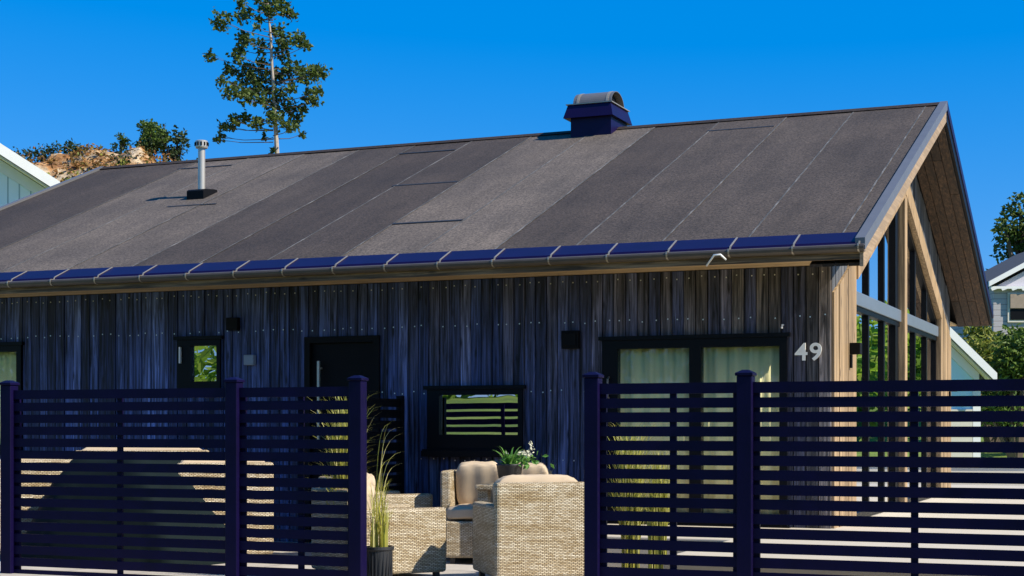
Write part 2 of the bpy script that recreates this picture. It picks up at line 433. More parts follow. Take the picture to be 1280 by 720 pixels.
# grey boards between timber frame and roof
n = 60
for i in range(n):
    a = YF + (YB-YF)*i/n; b = YF + (YB-YF)*(i+1)/n
    za, zb_ = zo(a), zo(b); ta, tb = zroof(a)-RT-.005, zroof(b)-RT-.005
    d = random.choice((.0,.004,.008))
    gw.prism([(a+.002,za),(b-.002,zb_),(b-.002,tb),(a+.002,ta)], lambda p,t:(t,p[0],p[1]), XR-.03, XR+.0+d)
gw.build('gable_cladding', M['gclad'], house)
tf = MB()
def col(y0, y1, zf):
    k = max(1, round((y1-y0)/.2))
    for i in range(k):
        a = y0+(y1-y0)*i/k; b = y0+(y1-y0)*(i+1)/k; d = random.choice((.0,.004,.007))
        tf.prism([(a+.002,.05),(b-.002,.05),(b-.002,zf(b)-.004),(a+.002,zf(a)-.004)], lambda p,t:(t,p[0],p[1]), XR-.05, XR+.02+d)
col(YF, V0, zo); col(V1, YB, zo)
mid = S_/2
bh = .22
for (y0,y1) in ((V0, mid), (mid, V1)):
    tf.prism([(y0,zo(y0)-bh),(y1,zo(y1)-bh),(y1,zo(y1)-.004),(y0,zo(y0)-.004)], lambda p,t:(t,p[0],p[1]), XR-.05, XR+.035)
tf.prism([(mid-.085,.05),(mid+.085,.05),(mid+.085,zo(mid+.085)-bh-.002),(mid,zo(mid)-bh-.002),(mid-.085,zo(mid-.085)-bh-.002)], lambda p,t:(t,p[0],p[1]), XR-.10, XR+.03)
tf.build('timber_frame', M['lightwood'], house)
gf = MB()
zi = lambda y: zo(y)-bh
ML, MH = 2.305, 2.43
muls = [V0+.03, 2.74, 3.62, mid-.15, mid+.15, 5.7, 6.6, V1-.03]
for y in muls:
    gf.box(XR-.10, XR-.03, y-.035, y+.035, .36, ML-.002)
    if abs(y-mid) < .2:
        sg_ = 1 if y > mid else -1
        gf.box(XR-.10, XR-.025, y+sg_*.036, y+sg_*.20, .36, ML-.002)
        gf.prism([(y+sg_*.036,MH+.002),(y+sg_*.20,MH+.002),(y+sg_*.20,zi(y+sg_*.20)-.003),(y+sg_*.036,zi(y+sg_*.036)-.003)][::1 if sg_ > 0 else -1], lambda p,t:(t,p[0],p[1]), XR-.10, XR-.025)
    if zi(y)-.01 > MH+.05: gf.prism([(y-.035,MH+.002),(y+.035,MH+.002),(y+.035,zi(y+.035)-.003),(y-.035,zi(y-.035)-.003)], lambda p,t:(t,p[0],p[1]), XR-.10, XR-.03)
for (y0, y1) in ((V0, mid-.09), (mid+.09, V1)):
    gf.prism([(y0+.002,max(zi(y0)-.07,MH+.001)),(y1-.002,max(zi(y1)-.07,MH+.001)),(y1-.002,zi(y1)-.002),(y0+.002,zi(y0)-.002)], lambda p,t:(t,p[0],p[1]), XR-.09, XR-.028)
    gf.box(XR-.09, XR-.022, y0+.002, y1-.002, ML-.05, ML-.004); gf.box(XR-.09, XR-.022, y0+.002, y1-.002, .357, .42)
glz = gf.build('gable_glazing', M['frame'], house)
mr = MB(); mr.box(XR-.14, XR-.005, V0+.002, mid-.087, ML, MH); mr.box(XR-.14, XR-.005, mid+.087, V1-.002, ML, MH)
mr.build('cross_rail', M['midrail'], house, bevel=.006)
for a, b in zip(muls, muls[1:]):
    if abs((a+b)/2-mid) < .1: continue
    g = MB(); g.box(XR-.075, XR-.06, a+.036, b-.036, .06, ML-.003); g.build('pane', M['gableglass'], glz)
    pts = [(a+.036,MH+.003),(b-.036,MH+.003),(b-.036,max(MH+.01,zi(b-.036)-.004)),(a+.036,max(MH+.006,zi(a+.036)-.004))]
    g = MB(); g.prism(pts, lambda p,t:(t,p[0],p[1]), XR-.075, XR-.06); g.build('pane', M['gableglass'], glz)

# ---- roof
rf = MB()
def roofslab(x0, x1, y0, y1, t0, t1, m):
    """slab on the front slope between heights t0..t1 above the roof plane"""
    rf.prism([(y0, zroof(y0)+t0),(y1, zroof(y1)+t0),(y1, zroof(y1)+t1),(y0, zroof(y0)+t1)], lambda p,t:(t,p[0],p[1]), x0, x1, m)
roofslab(-L_+.03, -.03, .45, S_/2-.001, -RT+.03, -.012, 1); roofslab(-L_+.03, -.03, YE+.05, .449, -.09, -.012, 1)
roofslab(-L_+.03, -.03, S_/2+.001, S_-.02, -RT+.03, -.012, 1)
roof = None
edges = [0.03,.20,.95,1.67,2.42,3.16,3.90,4.65,5.40,6.14,6.89,7.65,8.45,9.22,9.98,L_-.03]
tones = [.34,.30,.36,.32,.22,.82,.74,.20,.15,.26,.66,.78,.68,.22,.18]
tone_list = []
for i, (u0,u1) in enumerate(zip(edges, edges[1:])):
    lift = .004*(i % 2)
    k0 = len(rf.f)
    roofslab(-u1, -u0, 0, S_/2, -.010+lift*0, .002+lift, 0)
    tone_list.append((k0, len(rf.f), tones[i]))
    if 0 < i < 14:
        roofslab(-u0-.008, -u0+.008, .02, S_/2-.06, .0065, .0085, 2)
k0 = len(rf.f)
roofslab(-L_+.03, -.03, S_/2, S_, -.010, .004, 0); tone_list.append((k0, len(rf.f), .35))
# laps across the strips
for (x0, y0, x1, y1) in ((491,233,572,228),(491,280.6,578,276),(499,193,569,188),(885,164,967,159),(225,211,288,208),(210,259,270,255.5)):
    def hit(px, py):
        r = Vector(((px-CX)/F, 1, -(py-CY)/F)); e = Vector((EX,EY,ZE)); nn = D1.cross(D2+Vector((0,0,SL)))
        p = Vector((0,0,H)) + r*((e-Vector((0,0,H))).dot(nn)/r.dot(nn)); q = p-e
        return q.dot(D1), q.dot(D2)
    a = hit(x0,y0); b = hit(x1,y1); v = (a[1]+b[1])/2
    roofslab(-a[0], -b[0], v-.022, v+.012, .006, .011, 3)
roof = rf.build('roof', [M['felt'], M['black'], M['seam'], M['bitumen']], house)
at_ = roof.data.attributes.new('tone', 'FLOAT', 'FACE')
vals = [.3]*len(rf.f)
for a, b, t in tone_list:
    for k in range(a, b): vals[k] = t
at_.data.foreach_set('value', vals)
# gable soffits (boards parallel to the rake) on both slopes, both ends
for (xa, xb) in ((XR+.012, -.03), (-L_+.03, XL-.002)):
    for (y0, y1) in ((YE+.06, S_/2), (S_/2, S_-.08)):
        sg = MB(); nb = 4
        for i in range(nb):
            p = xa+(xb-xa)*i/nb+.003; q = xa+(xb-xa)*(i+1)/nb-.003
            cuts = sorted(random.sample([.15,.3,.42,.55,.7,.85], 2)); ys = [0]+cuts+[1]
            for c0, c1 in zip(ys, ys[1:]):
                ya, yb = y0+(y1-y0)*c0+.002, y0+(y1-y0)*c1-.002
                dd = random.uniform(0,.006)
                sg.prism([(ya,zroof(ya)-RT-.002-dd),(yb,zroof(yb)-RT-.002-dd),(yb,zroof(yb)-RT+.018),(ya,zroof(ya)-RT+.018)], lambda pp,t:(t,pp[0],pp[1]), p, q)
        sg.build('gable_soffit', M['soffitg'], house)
# eave soffit and fascia
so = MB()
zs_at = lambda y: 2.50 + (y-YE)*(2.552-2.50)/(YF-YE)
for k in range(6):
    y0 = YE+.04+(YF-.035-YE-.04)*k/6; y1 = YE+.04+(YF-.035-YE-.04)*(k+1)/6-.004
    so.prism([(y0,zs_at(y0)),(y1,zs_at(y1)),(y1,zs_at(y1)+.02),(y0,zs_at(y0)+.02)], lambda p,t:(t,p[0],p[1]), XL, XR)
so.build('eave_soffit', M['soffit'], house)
so = MB(); so.box(XL, XR, YB+.03, S_-.06, ZS-.01, ZS+.01); so.build('eave_soffit', M['soffit'], house)
fa = MB(); fa.box(-L_+.03, -.03, YE+.012, YE+.037, 2.488, 2.585); fa.build('fascia', M['fascia'], house)
fa = MB(); fa.box(-L_+.03, -.03, S_-.055, S_-.03, ZS-.012, ZE-.03); fa.build('fascia', M['fascia'], house)
# barge boards with metal trim
for (xa, xb) in ((-.028, .0), (-L_, -L_+.028)):
    for (y0, y1, mt, dp) in ((YE-.01, S_/2, 'barge', .19), (S_/2, S_+.01, 'fascia', .17)):
        bb = MB(); bt = MB()
        bb.prism([(y0,zroof(y0)-dp),(y1,zroof(y1)-dp),(y1,zroof(y1)-.065),(y0,zroof(y0)-.065)], lambda p,t:(t,p[0],p[1]), xa, xb)
        bt.prism([(y0,zroof(y0)-(.064)),(y1,zroof(y1)-(.064)),(y1,zroof(y1)+.03),(y0,zroof(y0)+.03)], lambda p,t:(t,p[0],p[1]), xa-(.035 if xa>-1 else .01), xb+(.012 if xa>-1 else .03))
        bb.build('barge_board', M[mt if mt == 'barge' else 'frame'], house)
        bt.build('verge_trim', M['greymetal' if mt == 'barge' else 'navymetal'], house)
rc = MB(); rc.prism([(S_/2-.09,ZR-.02),(S_/2,ZR+.025),(S_/2+.09,ZR-.02),(S_/2,ZR+.012)], lambda p,t:(t,p[0],p[1]), -L_+.04, -.04)
rc.build('ridge_cap', M['felt'], house)
# metal eave apron, gutter and its straps
ap = MB(); ap.prism([(YE,zroof(YE)-.006),(.012,zroof(.012)+.008),(.012,zroof(.012)+.010),(YE-.004,zroof(YE)-.002),(YE-.016,zroof(YE)-.024),(YE-.012,zroof(YE)-.024)], lambda p,t:(t,p[0],p[1]), -L_+.045, -.05)
ap.build('eave_apron', M['navymetal'], house)
def gutter(y, sgn, ztop):
    g = MB()
    prof = [(-.012,.0),(-.05,.002),(-.066,-.006),(-.070,-.02),(-.064,-.038),(-.048,-.052),(-.02,-.058),(.008,-.05),(.008,-.045),(-.02,-.052),(-.044,-.046),(-.058,-.034),(-.062,-.02),(-.056,-.008),(-.012,-.006)]
    g.prism([(y+sgn*p[0], ztop+p[1]) for p in prof], lambda p,t:(t,p[0],p[1]), -L_-.0, .012)
    return g.build('gutter', M['gutter'], house)
gut = gutter(YE, 1, zroof(YE)-.027)
gutter(S_, -1, ZE-.012)
for i in range(22):
    u = .03 + i*.505
    if u > L_-.05: break
    g = MB()
    pr = [(.005,zroof(.005)+.0115),(YE-.006,zroof(YE)+.0),(YE-.020,zroof(YE)-.024),(YE-.069,zroof(YE)-.026),(YE-.074,zroof(YE)-.047),(YE-.067,zroof(YE)-.068),(YE-.05,zroof(YE)-.082),(YE-.02,zroof(YE)-.088)]
    for (p, q) in zip(pr, pr[1:]):
        g.prism([(p[0],p[1]),(q[0],q[1]),(q[0]-.003,q[1]+.004),(p[0]-.003,p[1]+.004)], lambda pp,t:(t,pp[0],pp[1]), -u-.0065, -u+.0065)
    g.build('bracket', M['bracket'], gut)
# bent white hook under the gutter
g = MB(); g.tube([(-1.225,YE-.04,2.475),(-1.15,YE-.085,2.553),(-1.10,YE-.085,2.555),(-1.06,YE-.06,2.515)], .008, 8)
g.build('gutter_hook', M['white'], house, smooth=True)
# chimney
ch = MB(); cz = S_/2
ch.box(-4.090,-3.610, 4.36,4.92, 4.30,4.69)
chim = ch.build('chimney', M['navymetal'], house)
k = MB()
k.v += [(-4.160,4.30,4.685),(-3.570,4.30,4.685),(-3.570,5.0,4.685),(-4.160,5.0,4.685),(-4.120,4.345,4.835),(-3.610,4.345,4.835),(-3.610,4.955,4.835),(-4.120,4.955,4.835)]
for q in ((0,3,2,1),(4,5,6,7),(0,1,5,4),(1,2,6,5),(2,3,7,6),(3,0,4,7)): k.f.append(q); k.m.append(0)
k.box(-4.140,-3.590,4.33,4.97,4.837,4.847,1)
k.build('skirt', [M['navymetal'], M['bracket']], chim)
k = MB()
N_ = 20; rr = .16; r2 = .152; yc = 4.64; ax = 1.45
outer = [(yc-rr*ax*math.cos(math.pi*i/N_), 4.848+rr*math.sin(math.pi*i/N_)) for i in range(N_+1)]
inner = [(yc-r2*ax*math.cos(math.pi*i/N_), 4.848+r2*math.sin(math.pi*i/N_)) for i in range(N_+1)][::-1]
for i in range(N_):
    q = [outer[i], outer[i+1], inner[N_-i-1], inner[N_-i]]
    k.prism(q, lambda p,t:(t,p[0],p[1]), -4.080, -3.625)
    o2 = [(yc+(a-yc)*1.02, 4.848+(b-4.848)*1.02+.001) for a, b in (outer[i], outer[i+1])]
    for xx in (-4.040, -3.690):
        k.prism([(outer[i][0],outer[i][1]),(outer[i+1][0],outer[i+1][1]),o2[1],o2[0]], lambda p,t:(t,p[0],p[1]), xx, xx+.03, 1)
k.prism([(yc-.2,4.85),(yc+.2,4.85),(yc+.12,4.96),(yc-.12,4.96)], lambda p,t:(t,p[0],p[1]), -4.010, -3.690, 2)
k.build('cowl', [M['greymetal'], M['bracket'], M['black']], chim)
# vent pipe
pu, pv = 7.895, 2.685; pz = zroof(pv)
k = MB(); k.lathe([(.04,-.05),(.04,.545)], (-pu,pv,pz), 20); vp = k.build('vent_pipe', M['zinc'], house, smooth=False)
k = MB(); k.lathe([(.042,.54),(.066,.545),(.07,.56),(.07,.625),(.06,.632),(.0,.634)], (-pu,pv,pz), 20)
for i in range(12):
    w = 2*math.pi*i/12
    k.box(-pu+.0705*math.cos(w)-.008, -pu+.0705*math.cos(w)+.008, pv+.0705*math.sin(w)-.006, pv+.0705*math.sin(w)+.006, pz+.57, pz+.61, 1)
k.build('cap', [M['zinc'], M['black']], vp)
k = MB()
k.prism([(pv-.13,zroof(pv-.13)+.0),(pv+.15,zroof(pv+.15)),(pv+.15,zroof(pv+.15)+.03),(pv+.08,pz+.09),(pv-.10,pz+.07),(pv-.13,pz+.05)], lambda p,t:(t,p[0],p[1]), -pu-.11, -pu+.11)
k.build('flashing', M['black'], vp)

# ---- windows and doors in the front wall
def window(key, panes, fw=.05, depth=.06, glassmat='glass', name='window', back=None):
    u0,u1,z0,z1 = OP[key]
    f = MB()
    y0, y1 = YF-.055, YF+.03
    us = sorted([p[0] for p in panes]+[p[1] for p in panes])
    # frame = full rectangle minus panes, as boxes
    xs_ = sorted({u0,u1} | {p[0] for p in panes} | {p[1] for p in panes})
    zs_ = sorted({z0,z1} | {p[2] for p in panes} | {p[3] for p in panes})
    for a, b in zip(xs_, xs_[1:]):
        for c, d in zip(zs_, zs_[1:]):
            mu, mz = (a+b)/2, (c+d)/2
            if any(p[0] < mu < p[1] and p[2] < mz < p[3] for p in panes): continue
            f.box(-b, -a, y0, y1, c, d)
    f.box(-u1-.03, -u0+.03, y0-.02, YF-.034, z1+.001, z1+.035)
    f.box(-u1-.03, -u0+.03, y0-.04, YF-.034, z0-.03, z0-.001)
    o = f.build(name, M['frame'], house)
    for p in panes:
        g = MB(); g.box(-p[1]+.001, -p[0]-.001, YF-.02, YF-.008, p[2]+.001, p[3]-.001); g.build('pane', M[glassmat], o)
    return o
pw = window('patio', [(1.66,2.31,.45,1.885),(.875,1.555,.45,1.885)], name='patio_door')
k = MB(); k.tube([(-2.385,YF-.06,1.45),(-2.385,YF-.10,1.47),(-2.385,YF-.10,1.62),(-2.385,YF-.06,1.64)], .009, 8); k.build('handle', M['greymetal'], pw)
window('strip', [(3.255,4.035,1.13,1.495)], glassmat='mirrorglass')
k = MB(); k.box(-4.19,-3.18,YF-.12,YF-.035,.93,.985); k.build('under_window_shadow', M['frame'], house)  # black sill-shaped bar stands for the shadow below the strip window
sw = window('small', [(6.44,6.74,1.65,2.0)], glassmat='mirrorglass')
k = MB(); k.box(-6.86,-6.845,YF-.08,YF-.056,1.83,1.99); k.build('handle', M['white'], sw)
window('left', [(8.88,9.34,1.02,1.985),(9.40,9.84,1.02,1.985)])
u0,u1,z0,z1 = OP['door']
k = MB(); k.box(-u1,-u1+.06,YF-.05,YF+.05,0.02,z1); k.box(-u0-.06,-u0,YF-.05,YF+.05,.02,z1); k.box(-u1+.061,-u0-.061,YF-.05,YF+.05,z1-.06,z1)
k.box(-u1+.062,-u0-.062,YF+.0,YF+.045,.03,z1-.062)
for zz in (.5, .95, 1.4, 1.8): k.box(-u1+.063,-u0-.063,YF-.004,YF-.001,zz,zz+.012)
dr = k.build('front_door', M['black'], house)
k = MB(); k.box(-5.31,-5.285,YF-.07,YF-.045,1.0,1.83); k.box(-5.31,-5.285,YF-.044,YF-.002,1.05,1.07); k.box(-5.31,-5.285,YF-.044,YF-.002,1.75,1.77); k.build('handle', M['zinc'], dr, bevel=.004)
k = MB(); k.box(-2.82,-2.66,YF-.10,YF-.034,1.895,2.055); k.box(-2.80,-2.68,YF-.115,YF-.1005,1.915,2.035); k.build('vent_box', M['black'], house, bevel=.005)
k = MB(); k.box(-6.31,-6.18,YF-.09,YF-.034,2.14,2.265); k.build('vent_box', M['black'], house, bevel=.005)
k = MB(); k.box(-6.11,-6.00,YF-.09,YF-.034,1.80,1.90); k.build('socket_box', M['greybox'], house, bevel=.008)
k = MB(); k.tube([(-.845,YF-.036,2.06),(-.845,YF-.07,2.06),(-.85,YF-.075,2.03)], .008, 6); k.build('wall_hook', M['white'], house)
def gable_lamp(y, z):
    k = MB(); k.box(XR+.03,XR+.12,y-.05,y+.05,z-.01,z+.09); k.box(XR+.028,XR+.05,y-.055,y-.015,z-.13,z-.012)
    k.build('wall_lamp', M['black'], house, bevel=.004)
gable_lamp(1.50, 1.845); gable_lamp(YB-.25, 1.66)
# house number
cu = bpy.data.curves.new('house_number', 'FONT'); cu.body = '49'; cu.size = .205; cu.extrude = .006; cu.offset = .0035; cu.space_character = 1.12
tmp = bpy.data.objects.new('numeral_curve', cu); COL.objects.link(tmp)
bpy.context.view_layer.update()
me = bpy.data.meshes.new_from_object(tmp.evaluated_get(bpy.context.evaluated_depsgraph_get()))
bpy.data.objects.remove(tmp)
xs_ = [v.co.x for v in me.vertices]; zs_ = [v.co.y for v in me.vertices]
w0, w1, h0, h1 = min(xs_), max(xs_), min(zs_), max(zs_)
for v in me.vertices:
    v.co = Vector((-.745 + (v.co.x-w0)/(w1-w0)*.225, YF-.045-v.co.z, 1.755 + (v.co.y-h0)/(h1-h0)*.15))
me.materials.clear(); me.materials.append(M['numeral'])
no = bpy.data.objects.new('house_number', me); COL.objects.link(no); no.parent = house

def hw(u, v, z): return Vector((EX,EY,0)) + D1*u + D2*v + Vector((0,0,z))
# curtains inside
def curtain(u0, u1, z0, z1, label):
    c = MB(); nseg = 60; n0 = 0
    for i in range(nseg+1):
        u = u0+(u1-u0)*i/nseg; y = .016*math.sin(i*1.05)+.006*math.sin(i*2.7)
        c.v += [(-u, y, z0), (-u, y, z1)]
    for i in range(nseg): c.f.append((2*i,2*i+1,2*i+3,2*i+2)); c.m.append(0)
    o = c.build('curtain', M['curtain'], None, (EX+ D2.x*(YF+.065), EY+D2.y*(YF+.065), 0), -TH, smooth=True)
    md = o.modifiers.new('cloth', 'SOLIDIFY'); md.thickness = .003
    return tag(o, label, 'curtain')
curtain(.87, 2.39, .40, 1.93, 'pale yellow curtain drawn behind the wide patio door glass beside the house number')
curtain(8.86, 9.86, 1.0, 2.02, 'pale curtain behind the window at the far left end of the dark wall')

# ------------------------------------------------------------------ FENCES (line parallel to the house, local x = -u)
F0 = Vector((0, 10.3, 0))
def fpos(u):   # point on the fence line whose distance along D1 is u
    return F0 + D1*(u - F0.dot(D1))
def fence(posts, stiles, label):
    root = empty('slatted_fence', fpos(posts[0]), -TH); u_0 = posts[0]
    tag(root, label, 'fence', 'dark slatted fences in front of the house')
    for u in posts:
        x = -(u-u_0); p = MB(); p.box(x-.048, x+.048, -.045, .045, 0, 1.515 + random.uniform(-.004,.004))
        po = p.build('post', M['fence'], root, bevel=.006)
        c = MB(); n = 0
        c.box(x-.056, x+.056, -.054, .054, 1.5165, 1.534)
        c.v += [(x-.056,-.054,1.534),(x+.056,-.054,1.534),(x+.056,.054,1.534),(x-.056,.054,1.534),(x-.02,-.02,1.553),(x+.02,-.02,1.553),(x+.02,.02,1.553),(x-.02,.02,1.553)]
        for q in ((4,5,6,7),(0,1,5,4),(1,2,6,5),(2,3,7,6),(3,0,4,7)): c.f.append(tuple(8+i for i in q)); c.m.append(0)
        c.build('post_cap', M['fence'], po, bevel=.003)
    for a, b in zip(posts, posts[1:]):
        x0, x1 = -(a-u_0)+.049, -(b-u_0)-.049
        s = MB()
        z = 1.478
        s.box(x0, x1, -.012, .012, z-.068, z)
        z = z-.068-.0265
        while z > .06:
            w = random.uniform(-.0015,.0015)
            s.box(x0, x1, -.010+w, .010+w, z-.063, z); z -= .0895
        for xx in (x0, x1):
            s.box(xx if xx == x0 else xx-.035, xx+.035 if xx == x0 else xx, .0125, .034, .05, 1.47)
        for u in stiles:
            if b < u < a:
                x = -(u-u_0); s.box(x-.021, x+.021, .0125, .034, .05, 1.46)
        s.build('slat_panel', M['fence'], root)
    return root
fence([8.075, 6.09, 5.105], [7.08, 5.56], 'navy slatted fence left of the opening, its second panel narrower than its first')
fence([3.402, 2.405, .36], [2.875, 1.39], 'navy slatted fence to the right of the wicker chairs, running out of the right edge')
# short black slatted screen standing out from the wall by the front door
k = empty('slatted_screen', hw(4.42, YF-.05, 0), -TH); k.location.z = TZ; tag(k, 'black slatted screen standing out from the wall between the front door and the strip window', 'screen')
s = MB()
for i in range(14): s.box(-.014, .014, -.80, -.055, 1.36-.1*i-.075, 1.36-.1*i)
s.build('slat_panel', M['black'], k)
for y in (-.03, -.83):
    s = MB(); s.box(-.03,.03,y-.025,y+.025,0,1.39); s.build('post', M['black'], k)

# ------------------------------------------------------------------ FURNITURE
def cushion_mesh(w, d, h, p=14., n=14, mb=None, wr=.004):
    bm = bmesh.new(); bmesh.ops.create_cube(bm, size=2); bmesh.ops.subdivide_edges(bm, edges=bm.edges[:], cuts=n, use_grid_fill=True)
    me = bpy.data.meshes.new('cushion')
    for v in bm.verts:
        x, y, z = v.co
        r = (abs(x)**p+abs(y)**p+abs(z)**2.6)**(1/p) if False else max(1e-6, (abs(x)**p+abs(y)**p+abs(z)**p)**(1/p))
        x, y, z = x/r, y/r, z/r
        edge = max(abs(x), abs(y))
        z *= 1 - .35*edge**7
        f = 1+.0
        v.co = Vector((x*w/2 + wr*math.sin(9*y+5*z), y*d/2 + wr*math.sin(8*x+3), z*h/2 + wr*1.3*math.sin(7*x+11*y)))
    bm.to_mesh(me); bm.free()
    me.polygons.foreach_set('use_smooth', [True]*len(me.polygons)); me.materials.append(M['cushion'])
    return me
def cushion(name, w, d, h, loc, rot, parent):
    o = bpy.data.objects.new(name, cushion_mesh(w, d, h)); COL.objects.link(o); o.location = loc; o.rotation_euler = rot
    if parent: o.parent = parent
    return o
def lounge_chair(loc, facing, label, arm=.62, back=.80, w=.76, d=.74, group='wicker lounge chairs on the terrace', backc=True):
    """facing: angle of the direction the chair looks, local +y is forward"""
    loc = (loc[0], loc[1], TZ+.001); arm -= TZ; back -= TZ
    root = empty('lounge_chair', loc, facing - math.pi/2); tag(root, label, 'chair', group)
    b = MB(); t = .10
    b.box(-w/2, -w/2+t, -d/2+.081, d/2, .05, arm); b.box(w/2-t, w/2, -d/2+.081, d/2, .05, arm)
    b.box(-w/2, w/2, -d/2, -d/2+.08, .05, back)
    b.box(-w/2+t+.001, w/2-t-.001, d/2-.06, d/2-.01, .05, .34)
    b.box(-w/2+t+.001, w/2-t-.001, -d/2+.081, d/2-.061, .28, .33)
    b.build('frame', M['wicker'], root, uv=True, bevel=.022)
    for sx in (-1, 1):
        for sy in (-1, 1):
            f = MB(); f.box(sx*(w/2-.06)-.02, sx*(w/2-.06)+.02, sy*(d/2-.06)-.02, sy*(d/2-.06)+.02, 0, .049)
            f.build('foot', M['pot'], root)
    cushion('seat_cushion', w-2*t-.01, d-.12, .13, (0, .04, .39), (0,0,0), root)
    if backc: cushion('back_cushion', w-.06, .15, .38, (0, -d/2+.16, back-.145), (R(-5),0,0), root)
    return root
# right chair: back turned to the viewer
pR = at(679, 604, 10.95)
fr = R(90+15)
dR = Vector((math.cos(fr), math.sin(fr), 0))
lounge_chair((pR.x + dR.x*.37, 10.95 + dR.y*.37, 0), fr, 'wicker lounge chair seen from behind, beside the right fence post', arm=.655, back=.815, w=.665, d=.72)
# left chair: looks to the right, near side panel lit
fl = R(28)
dl = Vector((math.cos(fl), math.sin(fl), 0)); nl = Vector((-dl.y, dl.x, 0))
c0 = at(562, 635, 11.4)        # near front top corner of the arm
cc = Vector((c0.x, c0.y, 0)) - dl*.40 + nl*.38
lounge_chair((cc.x, cc.y, 0), fl, 'wicker lounge chair nearest the left fence post, its side panel towards the opening', arm=.617, back=.76, w=.72, d=.78)
# chair behind it
c1 = at(537, 617, 13.2)
cc = Vector((c1.x, c1.y, 0)) - dl*.37 + nl*.30
lounge_chair((cc.x, cc.y, 0), fl, 'wicker lounge chair mostly hidden behind the left one, only its arm showing', arm=.645, back=.78)
# chair against the wall, facing out
fb = R(-90-8)
db = Vector((math.cos(fb), math.sin(fb), 0)); rb = Vector((-db.y, db.x, 0))
p = at(597, 632, 12.6); pc = Vector((p.x, p.y, TZ+.001)) - db*.34
root = empty('sofa_seat', pc, fb-math.pi/2); tag(root, 'wicker sofa seat with a beige back cushion against the wall under the strip window', 'sofa')
b = MB(); b.box(-.52,.27,-.36,-.27,.05,.74); b.box(.271,.36,-.36,.05,.05,.74); b.box(-.52,.27,-.269,.34,.05,.345)
b.build('frame', M['wicker'], root, uv=True, bevel=.018)
cushion('seat_cushion', .78, .60, .12, (-.125,.03,.405), (0,0,0), root)
cushion('back_cushion', .37, .13, .38, (.075,-.185,.62), (R(-14),0,R(4)), root)
cushion('back_cushion', .36, .13, .38, (-.33,-.19,.61), (R(-12),0,0), root)
for x, y in ((-.46,.28),(.21,.28),(-.46,-.3),(.30,-.3)):
    f = MB(); f.box(x-.02,x+.02,y-.02,y+.02,0,.049); f.build('foot', M['pot'], root)
# garden table behind the right chair
tp = at(672, 600, 12.75)
tb = empty('garden_table', (tp.x, tp.y, TZ+.001), -TH+.1); tag(tb, 'low wicker table behind the right wicker chair, carrying the flower pot', 'table')
b = MB(); b.box(-.42,.42,-.35,.35,.60,.64); b.build('tabletop', M['wicker'], tb, uv=True, bevel=.01)
for sx in (-1,1):
    for sy in (-1,1):
        l = MB(); l.box(sx*.36-.04, sx*.36+.04, sy*.29-.04, sy*.29+.04, 0, .599); l.build('leg', M['wicker'], tb, uv=True)

# flower pot on the table
fp = at(637, 606, 12.62); fz = .742
pot = empty('flower_pot', (fp.x, fp.y, fz)); tag(pot, 'black pot of green leaves and cream flowers on the table behind the right chair', 'flower pot')
k = MB(); k.lathe([(.065,0),(.085,.02),(.105,.15),(.11,.16),(.1,.165),(.095,.14),(.0,.14)], (0,0,0), 24); k.build('pot', M['pot'], pot, smooth=True)
k = MB(); pt = MB()
for i in range(34):
    w = random.uniform(0, 2*math.pi); r = random.uniform(.08,.21); z = random.uniform(.18,.31)
    k.blade((.03*math.cos(w),.03*math.sin(w),.13), (r*math.cos(w), r*math.sin(w), z), .035, .6)
for i in range(60):
    k.leaf((random.gauss(.08,.08), random.gauss(0,.06), random.uniform(.15,.24)), .06, .03)
for i in range(6):
    q = Vector((random.uniform(-.05,.26), random.uniform(-.1,.05), random.uniform(.19,.29)))
    for j in range(7): pt.leaf(q+Vector((random.uniform(-.012,.012),)*3), .038, .02)
for j in range(26): pt.leaf((.17+random.gauss(0,.012), random.gauss(0,.01), .24+.004*j), .025, .014)
k.v += [] ; n0 = len(k.v); k.f += [tuple(i+n0 for i in q) for q in pt.f]; k.v += pt.v; k.m += [1]*len(pt.f)
k.build('flowering_plant', [M['lily'], M['petal']], pot)
# silvery grass by the wall
k = MB(); q = hw(2.95, YF-.25, TZ)
for i in range(40):
    w = random.uniform(0, 2*math.pi); r = random.uniform(.05,.32)
    k.blade((.03*math.cos(w),.03*math.sin(w),.0), (r*math.cos(w), r*math.sin(w), random.uniform(.5,.88)), .008, 1.2)
tag(k.build('silver_grass', M['silver'], None, q), 'thin silvery grass tuft against the wall behind the right chair', 'grass plant')

